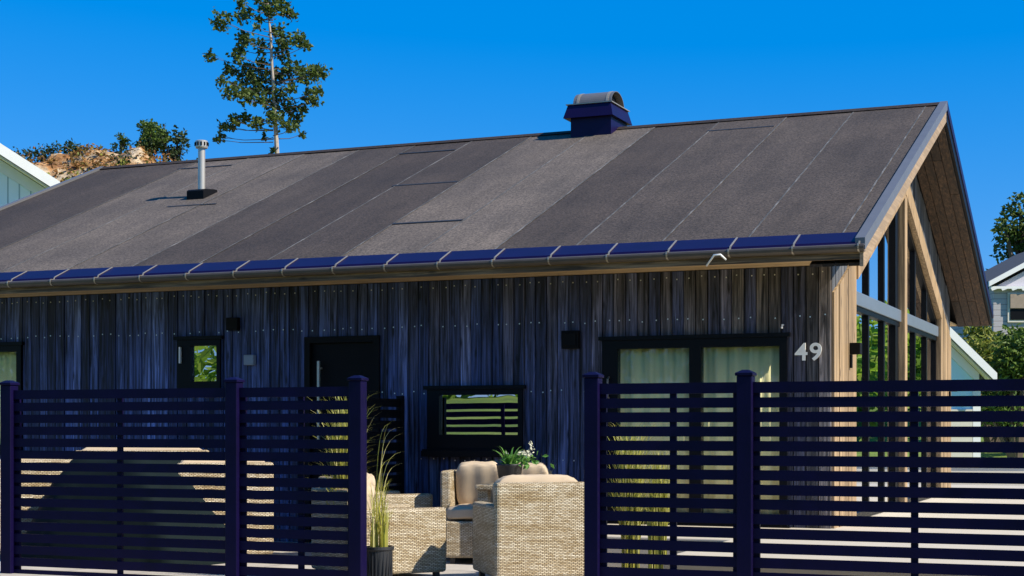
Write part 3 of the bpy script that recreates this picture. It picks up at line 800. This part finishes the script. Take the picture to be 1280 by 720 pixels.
# ornamental grasses
def grass_clump(loc, nb, hgt, spread, label, mats=('grass',), w=.012, pot=False, group='ornamental grasses on the terrace', lean=0, tall=0):
    root = empty('ornamental_grass', loc); tag(root, label, 'grass plant', group)
    k = MB(); z0 = .24 if pot else 0
    if pot:
        p = MB(); prof = [(.075,0),(.095,.24),(.105,.25),(.105,.27),(.09,.27),(.085,.22),(0,.22)]
        p.lathe(prof, (0,0,0), 28)
        for i in range(22):
            wv = 2*math.pi*i/22; p.box(.09*math.cos(wv)-.004,.09*math.cos(wv)+.004,.09*math.sin(wv)-.004,.09*math.sin(wv)+.004,.03,.235)
        p.build('pot', M['pot'], root)
    for i in range(nb):
        wv = random.uniform(0, 2*math.pi); r = spread*random.uniform(.15,1)**.8; h = hgt*random.uniform(.45,1)
        k.blade((.06*random.uniform(-1,1),.06*random.uniform(-1,1),z0), (r*math.cos(wv)+lean, r*math.sin(wv), z0+h), w*random.uniform(.7,1.3), random.uniform(.6,1.6), m=random.randrange(len(mats)), seg=7)
    for i in range(tall):
        wv = random.uniform(-.6, 1.2); r = random.uniform(.08,.26)
        k.blade((.04*random.uniform(-1,1),.04*random.uniform(-1,1),z0), (r*math.cos(wv), r*math.sin(wv), z0+random.uniform(.6,.92)), .011, random.uniform(1.2,2.4), seg=9)
    k.build('blades', [M[m] for m in mats], root)
g = at(430, 600, 11.35); grass_clump((g.x, g.y, TZ), 420, 1.38, .30, 'tall yellow grass clump behind the narrow panel of the left fence', w=.013)
g = at(788, 600, 11.35); grass_clump((g.x, g.y, TZ), 380, 1.15, .30, 'yellow grass clump behind the narrow panel of the right fence, nearer its post', w=.012)
g = at(822, 600, 11.1); grass_clump((g.x, g.y, TZ), 260, .95, .22, 'lower yellow grass clump beside the patio door behind the right fence', w=.012)
g = at(474, 700, 10.98); grass_clump((g.x, g.y, TZ), 70, .50, .16, 'yellow grass in a ribbed black pot at the left fence post', ('grass',), w=.010, pot=True, tall=8)
# wicker chairs further along the terrace, behind the left fence
for (px_, yy, an, bk, ww, lb) in ((58, 13.5, 118, .93, .95, 'wicker lounge chair at the far left behind the dark tarpaulin'), (178, 14.0, 103, 1.00, 1.15, 'wicker lounge chair hidden behind the top of the dark tarpaulin'), (270, 13.2, 114, .91, .8, 'wicker lounge chair behind the middle post of the left fence')):
    q = at(px_, 600, yy); lounge_chair((q.x, q.y, 0), R(an), lb, arm=.66, back=bk, w=ww)
# dark tarpaulin over garden furniture behind the left fence
c = at(165, 600, 13.0)
k = MB(); seg = 48; rings = [(.0,.80),(.06,.86*.99),(.25,.78),(.5,.66),(.75,.52),(.90,.40),(.955,.30),(.965,.0)]
prof = [(0.83,1.18),(.30,.80) ]
lv = [(0,.86,.62),(.10,.86,.62),(.30,.76,.58),(.5,.66,.53),(.68,.57,.48),(.74,.50,.44),(.82,.44,.40),(.855,.38,.36),(.865,.2,.2),(.87,.02,.02)]
for z, ax_, ay_ in lv:
    for i in range(seg):
        w = 2*math.pi*i/seg; cs, sn = math.cos(w), math.sin(w); e = .55
        rx = math.copysign(abs(cs)**e, cs)*ax_; ry = math.copysign(abs(sn)**e, sn)*ay_
        fo = 1+.03*math.sin(7*w+z*4)+.02*math.sin(13*w)*(1-z)
        k.v.append((rx*fo, ry*fo, z+.01*math.sin(5*w)))
for j in range(len(lv)-1):
    for i in range(seg):
        i2 = (i+1) % seg; k.f.append((j*seg+i, j*seg+i2, (j+1)*seg+i2, (j+1)*seg+i)); k.m.append(0)
k.f.append(tuple((len(lv)-1)*seg+i for i in range(seg))); k.m.append(0)
tag(k.build('furniture_cover', M['cover'], None, (c.x, 13.0, TZ-.0), -TH, smooth=True), 'dark green tarpaulin cover over garden furniture behind the left fence', 'cover')

# ------------------------------------------------------------------ GROUND
def smooth01(t): t = max(0, min(1, t)); return t*t*(3-2*t)
def gz(x, y):
    z = -.06
    z += 3.2*smooth01((-y - 8 - .3*x)/60)*smooth01((-x+10)/30)         # grassy slope across the road
    z += 5.0*smooth01((y-26)/34)*smooth01((x-6)/14)                     # rising ground on the right
    z += 6*smooth01((y-34)/20)*smooth01((-x+2)/8)
    return z
g = MB()
def axis(a): 
    return [-900,-500,-300,-200,-150,-120]+[-100+4*i for i in range(51)]+[120,150,200,300,500,900]
ax_ = axis(0); nA = len(ax_)
for y in ax_:
    for x in ax_: g.v.append((x, y, gz(x, y)))
for j in range(nA-1):
    for i in range(nA-1): g.f.append((j*nA+i, j*nA+i+1, (j+1)*nA+i+1, (j+1)*nA+i)); g.m.append(0)
tag(g.build('ground', M['grassland'], smooth=True), 'grassy ground around the houses', 'ground', kind='structure')
k = MB(); k.box(-9.2, 9.5, -4.6, 14.0, -.14, TZ)
tag(k.build('terrace', M['paving'], None, (EX-2.0, EY+2, 0), -TH), 'pale paved terrace around the house', 'terrace', kind='structure')
k = MB(); k.box(-40, 60, -3.2, 3.2, -.10, -.03)
tag(k.build('road', M['asphalt'], None, (0, .5, 0), -TH), 'asphalt road in front of the fence', 'road', kind='structure')

k = MB(); k.box(-2.75, 9.0, -.75, 11.5, -.2, .355); k.box(-.9, 9.0, -2.45, -.752, -.2, .353)
tag(k.build('raised_deck', M['deck'], None, (EX, EY, 0), -TH, bevel=.01), 'pale raised deck along the patio door and the glazed gable', 'deck', kind='structure')
# rocky hill behind the left end of the roof
from mathutils import noise as mn
k = MB(); nx, ny = 150, 80
X0, X1, Y0, Y1 = -34, 6, 35, 62
def hz_(x, y):
    top = 8.85*(1-.32*smooth01((x+9.6)/6))
    f = smooth01((y-35.5)/8.5)
    q = mn.fractal(Vector((x*.35, y*.35, 0)), 1, 2.1, 5)
    q2 = mn.noise(Vector((x*1.1, y*1.1, 5)))
    z = -.4 + (top+.1)*f + .50*q*f + .36*q2*f
    st = .7                                         # ledges
    zz = math.floor(z/st)*st + st*smooth01((z/st-math.floor(z/st))*1.6-.3)
    return z*.45+zz*.55
for j in range(ny+1):
    for i in range(nx+1):
        x = X0+(X1-X0)*i/nx; y = Y0+(Y1-Y0)*j/ny
        k.v.append((x, y, hz_(x, y)))
for j in range(ny):
    for i in range(nx):
        n = j*(nx+1)+i; k.f.append((n, n+1, n+nx+2, n+nx+1)); k.m.append(0)
tag(k.build('rocky_hill', M['rock'], None), 'bare rock hill with rusty heath beyond the left end of the roof', 'hill', kind='structure')

# ------------------------------------------------------------------ VEGETATION
def clump(mb, c, r, n, L, W, flat=1., m=0):
    for _ in range(n):
        d = Vector((random.gauss(0,1), random.gauss(0,1), random.gauss(0,1))).normalized()*r*random.uniform(.2,1)**.5
        d.z *= flat
        mb.leaf(Vector(c)+d, L*random.uniform(.7,1.3), W*random.uniform(.7,1.3), m=m)
# the tree above the ridge
TY = 40.0
root_p = at(346, 205, TY); bz = hz_(root_p.x, TY)
tree = empty('aspen_tree', (root_p.x, TY, bz)); tag(tree, 'sparse tall tree rising above the roof ridge against the blue sky', 'tree')
def tl(zx, zy, dep=0): 
    q = at(240+zx/3.6, zy/3.6, TY) - Vector((root_p.x, TY, bz)); return Vector((q.x, q.y+dep, q.z))
trunk_pts = [Vector((0,0,-.3)), tl(383,700), tl(378,600), tl(372,500), tl(368,400), tl(360,300), tl(355,180), tl(346,80), tl(340,0), tl(338,-30)]
tm = MB(); tm.tube(trunk_pts, [.10,.062,.055,.05,.046,.04,.034,.025,.016,.008], 8)
CL = [(215,60,30),(245,45,20),(265,70,15),(300,85,15),(305,10,20),(350,40,40),(400,25,35),(440,45,20),(160,135,40),(215,150,25),(200,205,20),(255,200,25),(310,200,28),(300,130,12),(380,130,25),(420,180,40),(470,140,15),(500,215,25),(525,225,15),(400,225,35),(95,270,22),(140,280,18),(170,300,20),(215,265,30),(240,295,30),(300,265,28),(215,330,30),(270,340,30),(340,335,30),(400,330,40),(440,290,30),(480,300,30),(540,300,35),(590,330,22),(560,340,30),(500,350,25),(150,380,18),(190,385,18),(240,390,25),(300,380,25),(350,400,25),(400,420,30),(460,410,18),(520,420,28),(570,425,22),(550,455,20),(200,450,30),(250,455,35),(310,450,35),(360,470,30),(430,475,35),(490,480,22),(460,520,25),(180,510,22),(220,510,20),(280,530,15),(110,540,20),(90,580,18),(150,550,18),(200,555,15),(300,570,25),(320,605,8),(380,545,35),(420,560,20),(460,590,25),(490,600,12),(100,620,10),(370,680,8),(340,-20,50),(300,-30,30),(380,-50,40)]
lf = MB(); px = TY/F/3.6
centres = []
for (zx, zy, r) in CL:
    dep = random.uniform(-1,1)*min(1.2, abs(zx-365)*px*.7+.25)
    c = tl(zx, zy, dep); centres.append((c, r*px, zx, zy, dep))
    clump(lf, c, r*px*1.15, int(12+r*r*.07), .12, .09, 1.0)
    for _ in range(int(4+r*.25)): lf.leaf(c+Vector((random.gauss(0,1),random.gauss(0,.7),random.gauss(0,1)))*r*px*.7, .12, .085)
for (c, r, zx, zy, dep) in centres:
    # limb from the trunk, lower down, to the clump
    zt = min(640, zy+abs(zx-365)*.14+8)
    tr = min(trunk_pts, key=lambda q: abs(q.z-tl(0,zt).z)); k_ = tl(365, zt); s_ = Vector((k_.x, 0, k_.z))
    if abs(zx-365) > 40:
        mid_ = s_.lerp(c, .55) + Vector((0,0,-.05)); tm.tube([s_, mid_, c], [.013,.009,.004], 5, 1)
        for _ in range(4): tm.tube([mid_.lerp(c, random.uniform(.2,.9)), c+Vector((random.uniform(-1,1),random.uniform(-1,1),random.uniform(-.6,1)))*r*1.1], [.005,.002], 4, 1)
tm.build('trunk', [M['bark'], M['darkbark']], tree); lf.build('crown', M['leaf_tree'], tree)

def bush(loc, size, n, label, mat='leaf_bush', leaf=(.10,.06), lobes=9, name='bush', group=None, cat='bush', trunk=False):
    root = empty(name, loc); tag(root, label, cat, group)
    k = MB(); s = MB()
    sx, sy, sz = size
    for i in range(lobes):
        w = random.uniform(0,2*math.pi); rr_ = random.uniform(0,.75)
        c = Vector((sx*rr_*math.cos(w), sy*rr_*math.sin(w), sz*random.uniform(.25,.85)*(1-.35*rr_)))
        clump(k, c, min(sx,sz)*random.uniform(.25,.45), n//lobes, leaf[0], leaf[1], .85)
        s.tube([(0,0,-.1), c*.55+Vector((0,0,-.02)), c], [.035*sz,.02*sz,.006*sz], 5)
    k.build('foliage' if not trunk else 'crown', M[mat], root); s.build('stem' if not trunk else 'trunk', M['darkbark'], root)
    return root
def hillpos(x, Y): 
    X = (x-CX)/F*Y; return Vector((X, Y, hz_(X, Y)-.05))
SG = 'shrubs on the rocky hill'
bush(hillpos(182,44.2), (.75,.6,1.15), 1500, 'dense bright green bush on the rocky hill left of the vent pipe', 'leaf_bush', (.11,.07), 12, 'hill_shrub', SG, 'shrub')
bush(hillpos(150,44.6), (.35,.3,.75), 300, 'small green bush between the rocks and the dense bush', 'leaf_bush', (.09,.05), 6, 'hill_shrub', SG, 'shrub')
bush(hillpos(222,44.0), (.7,.6,1.35), 520, 'loose airy shrub just left of the vent pipe', 'leaf_dark', (.12,.07), 9, 'hill_shrub', SG, 'shrub')
labs = ['low dark shrub on the hill just above the white house roof edge','low dark shrub on the hill, second from the white house','low dark shrub on the hill above the palest boulder','low dark shrub on the hill at the right end of the dark row']
for i, x in enumerate((28, 52, 76, 101)):
    bush(hillpos(x,45.2+.2*i), (.75,.5,.8), 520, labs[i], 'leaf_dark', (.10,.06), 8, 'hill_shrub', SG, 'shrub')
bush(hillpos(205,44.8), (.12,.1,1.75), 60, 'thin spindly sapling above the dense hill bush', 'leaf_dark', (.09,.04), 5, 'sapling', None, 'sapling')
bush(hillpos(276,44.0), (.5,.3,.55), 120, 'tiny tips of a shrub peeping over the ridge right of the vent pipe', 'leaf_dark', (.09,.05), 6, 'hill_shrub', SG, 'shrub')
k = MB()
for i in range(9000):
    x = random.uniform(-16,-5); y = random.uniform(36.5,46.5)
    if mn.noise(Vector((x*.8,y*.8,2))) > -.02: k.leaf((x, y, hz_(x,y)+.01), .17, .09, m=0 if random.random() < .8 else 1)
for i in range(420):
    x = random.uniform(-16,-7.5); y = random.uniform(37.5,46.0)
    if mn.noise(Vector((x*.55+9,y*.55,4))) < -.08: continue
    z = hz_(x, y); m_ = random.choice((0,0,0,1,2)); r = random.uniform(.12,.34)
    for j in range(26): k.leaf((x+random.gauss(0,r*.6), y+random.gauss(0,r*.6), z+abs(random.gauss(0,r*.55))), .12, .07, m=m_)
tag(k.build('heath', [M['heath'], M['leaf_yellow'], M['leaf_dark']], None), 'rusty heather and moss growing over the rock', 'heath', kind='stuff')

# right side vegetation
def rpos(x, Y, dz=0):
    X = (x-CX)/F*Y; return Vector((X, Y, gz(X, Y)+dz))
RG = 'garden bushes on the right'
bush(rpos(1240,40), (1.05,.9,4.3), 2000, 'tall yellow-green bush behind the blue house eave', 'leaf_yellow', (.20,.10), 12, 'garden_bush', RG)
bush(rpos(1270,37), (1.1,.9,3.7), 2600, 'dense green bush at the right edge below the grey house', 'leaf_bush', (.18,.09), 14, 'garden_bush', RG)
bush(rpos(1302,38), (1.1,.9,3.7), 1800, 'green bush cut by the right edge of the picture', 'leaf_bush', (.18,.09), 12, 'garden_bush', RG)
bush(rpos(1218,44), (.95,.8,3.6), 1300, 'yellowing bush just behind the white eave of the blue house', 'leaf_yellow', (.20,.10), 10, 'garden_bush', RG)
tp = rpos(1292, 82)
bush(tp, (2.3,1.6,10.8), 3600, 'dark tree behind the grey house at the right edge', 'leaf_tree', (.30,.2), 26, 'broadleaf_tree', None, 'tree', True)

# trees mirrored in the glass, beyond the right edge and behind the viewer
k = MB()
for i in range(46):
    t = i/45; a = R(20 + 40*t)                       # fan seen from the gable
    d = random.uniform(24, 34)
    bx, by = 4+math.sin(a)*d, 16+math.cos(a)*d
    if bx/by < .43: continue
    hgt = random.uniform(1.2,3.0) if t < .72 else random.uniform(3.0,5.5)
    for j in range(7): clump(k, (bx+random.uniform(-1,1), by+random.uniform(-1,1), gz(bx,by)+hgt*random.uniform(.1,.95)), 1.1, 60, .35, .22)
for i in range(60):
    a = R(190 + 75*i/59); d = random.uniform(70, 95)
    bx, by = math.cos(a)*d, math.sin(a)*d
    hgt = random.uniform(3,7)
    for j in range(5): clump(k, (bx+random.uniform(-2,2), by+random.uniform(-2,2), gz(bx,by)+hgt*random.uniform(.1,.9)), 2.2, 40, .8, .5)
tag(k.build('woodland', M['leaf_brightened'], None), 'green woodland around the houses, mirrored in the glazed gable', 'woodland', kind='stuff')

# ------------------------------------------------------------------ NEIGHBOUR HOUSES (local x right, y away from viewer, gable faces -y)
def gable_house(name, eave, slope, half, depth, over, wallmat, label, base, roofover=.55, rot=0, soff='creamsoffit', wallzmin=None, barge=.13):
    """eave: position of the right lower end of the rake (world); the gable wall stands `over` behind it"""
    root = empty(name, (eave.x, eave.y, base), rot); tag(root, label, 'house')
    ez = eave.z - base; xa = -half; za = ez + half*slope
    rs = lambda x: ez + (-x if x > xa else x-2*xa)*slope
    w = MB(); wr = -roofover
    w.prism([(2*xa-wr,0),(wr,0),(wr,rs(wr)-.25),(xa,za-.25),(2*xa-wr,rs(2*xa-wr)-.25)], lambda p,t:(p[0],t,p[1]), over, over+depth)
    w.build('wall', M[wallmat], root)
    tr = MB()     # white trim under the soffit along the rake and at the corner
    for (x0,x1) in ((wr,xa),(xa,2*xa-wr)):
        tr.prism([(x0,rs(x0)-.50),(x1,rs(x1)-.50),(x1,rs(x1)-.26),(x0,rs(x0)-.26)], lambda p,t:(p[0],t,p[1]), over-.05, over-.003)
    tr.box(wr-.14, wr+.03, over-.06, over-.004, 0, rs(wr)-.52)
    tr.build('trim', M['white'], root)
    so_ = MB(); rf_ = MB(); bg = MB()
    for (x0,x1) in ((0,xa),(xa,2*xa)):
        so_.prism([(x0,rs(x0)-.245),(x1,rs(x1)-.245),(x1,rs(x1)-.20),(x0,rs(x0)-.20)], lambda p,t:(p[0],t,p[1]), .06, over-.004)
        rf_.prism([(x0,rs(x0)-.19),(x1,rs(x1)-.19),(x1,rs(x1)),(x0,rs(x0))], lambda p,t:(p[0],t,p[1]), .02, over+depth+.4)
        bg.prism([(x0,rs(x0)-barge-.06),(x1,rs(x1)-barge-.06),(x1,rs(x1)+.03),(x0,rs(x0)+.03)], lambda p,t:(p[0],t,p[1]), -.03, .015)
    so_.build('soffit', M[soff], root); rf_.build('roof', M['tile'], root); bg.build('barge_board', M['white'], root)
    return root, rs
e = at(1246, 468, 35)
bh_, _ = gable_house('blue_house', e, .98, 3.0, 9, .36, 'bluewall', 'pale blue house with white eaves just right of the glazed gable', -.1, .30, 0.0)
k = MB(); k.box(-5.55,-.45,.30,.345,0,1.7); k.build('base_wall', M['cream'], bh_)
e = at(75, 229, 31)
gable_house('white_house', e, .64, 5, 10, .6, 'whitesiding', 'white sided house at the left edge behind the roof end', .5, .3, .15)
# far grey house, gable rising to the right
Yg = 62.
root = empty('grey_house', (at(1238,400,Yg).x, Yg, 3.6)); tag(root, 'grey sided house with white roof trim behind the bushes at the right edge', 'house')
zz = lambda y: at(0,y,Yg).z-3.6
w = MB(); w.box(.12, 6.5, 0, 7, 0, zz(360)); w.build('wall', M['greysiding'], root)
w = MB(); w.prism([(.10,zz(360)+.002),(6.5,zz(360)+.002),(3.3,zz(360)+1.72)], lambda p,t:(p[0],t,p[1]), .02, 6.9); w.build('gable', M['lilac'], root)
w = MB()
for (x0,z0_,x1,z1_) in ((-.15,zz(359),3.3,zz(359)+1.85),(3.3,zz(359)+1.85,6.75,zz(359))):
    w.prism([(x0,z0_),(x1,z1_),(x1,z1_+.2),(x0,z0_+.2)], lambda p,t:(p[0],t,p[1]), -.35, -.2)
w.build('barge_board', M['white'], root)
w = MB()
for (x0,z0_,x1,z1_) in ((-.15,zz(359)+.08,3.3,zz(359)+1.93),(3.3,zz(359)+1.93,6.75,zz(359)+.08)):
    w.prism([(x0,z0_),(x1,z1_),(x1,z1_+.14),(x0,z0_+.14)], lambda p,t:(p[0],t,p[1]), -.19, 7.3)
w.build('roof', M['tile'], root)
w = MB(); w.box(-.05, 6.5, -.25, -.01, zz(361.5), zz(358.5)); 
for i in range(16): w.prism([(.0+.4*i,zz(364)),(.2+.4*i,zz(361.6)),(-.05+.4*i,zz(361.6))], lambda p,t:(p[0],t,p[1]), -.25, -.2)
w.build('trim', M['white'], root)
w = MB(); w.box(.66, 3.0, -.08, -.005, zz(403), zz(366)); wn = w.build('window', M['cream'], root)
w = MB(); w.box(.75, 2.9, -.10, -.082, zz(400), zz(386)); w.build('pane', M['frame'], wn)
w = MB(); w.box(.74, 2.92, -.16, -.09, zz(385.5), zz(368)); w.build('awning', simple('tan_blind', (.30,.23,.17), .8), wn)
# low pale garden wall beyond the terrace on the right
k = MB(); k.box(0, 14, 0, .25, -.1, .62); k.box(-.02, 14.02, -.03, .28, .621, .68)
p = at(1150, 560, 24); tag(k.build('garden_wall', M['cream'], None, (p.x, p.y, 0), -.12), 'low pale garden wall seen through the right fence slats', 'wall')

# ------------------------------------------------------------------ LIGHT, SKY, CAMERA
EL = R(42); AZ = R(-25.5)
sdir = Vector((math.cos(EL)*math.cos(AZ), math.cos(EL)*math.sin(AZ), math.sin(EL)))
sun = bpy.data.lights.new('sun', 'SUN'); sun.energy = 4.2; sun.angle = R(.5); sun.color = (1, .93, .80)
so = bpy.data.objects.new('sun', sun); COL.objects.link(so); so.rotation_euler = sdir.to_track_quat('Z', 'Y').to_euler()
wd = bpy.data.worlds.new('World'); scene.world = wd; wd.use_nodes = True
nt = wd.node_tree; bg = nt.nodes['Background']
sk = nt.nodes.new('ShaderNodeTexSky'); sk.sky_type = 'NISHITA'; sk.sun_disc = False
sk.sun_elevation = EL; sk.sun_rotation = math.atan2(sdir.x, sdir.y); sk.air_density = 1.0; sk.dust_density = .0; sk.ozone_density = 3.0
mxs = nt.nodes.new('ShaderNodeMix'); mxs.data_type = 'RGBA'; mxs.inputs[0].default_value = .70
mxs.inputs[7].default_value = (.02, 1.25, 4.1, 1)          # deep clear azure
nt.links.new(sk.outputs[0], mxs.inputs[6])
hs = nt.nodes.new('ShaderNodeHueSaturation'); hs.inputs['Saturation'].default_value = 1.15
nt.links.new(mxs.outputs[2], hs.inputs['Color']); nt.links.new(hs.outputs[0], bg.inputs['Color']); bg.inputs['Strength'].default_value = .10

cam = bpy.data.cameras.new('camera'); co = bpy.data.objects.new('camera', cam); COL.objects.link(co)
co.location = (0, 0, H); co.rotation_euler = (R(90), 0, 0)
cam.sensor_width = 36; cam.lens = 36*F/1280; cam.shift_y = (CY-360)/1280; cam.clip_end = 3000; cam.clip_start = .05
scene.camera = co
vs = scene.view_settings; vs.view_transform = 'Standard'; vs.look = 'None'; vs.exposure = 0.92; vs.gamma = 1; vs.use_curve_mapping = False
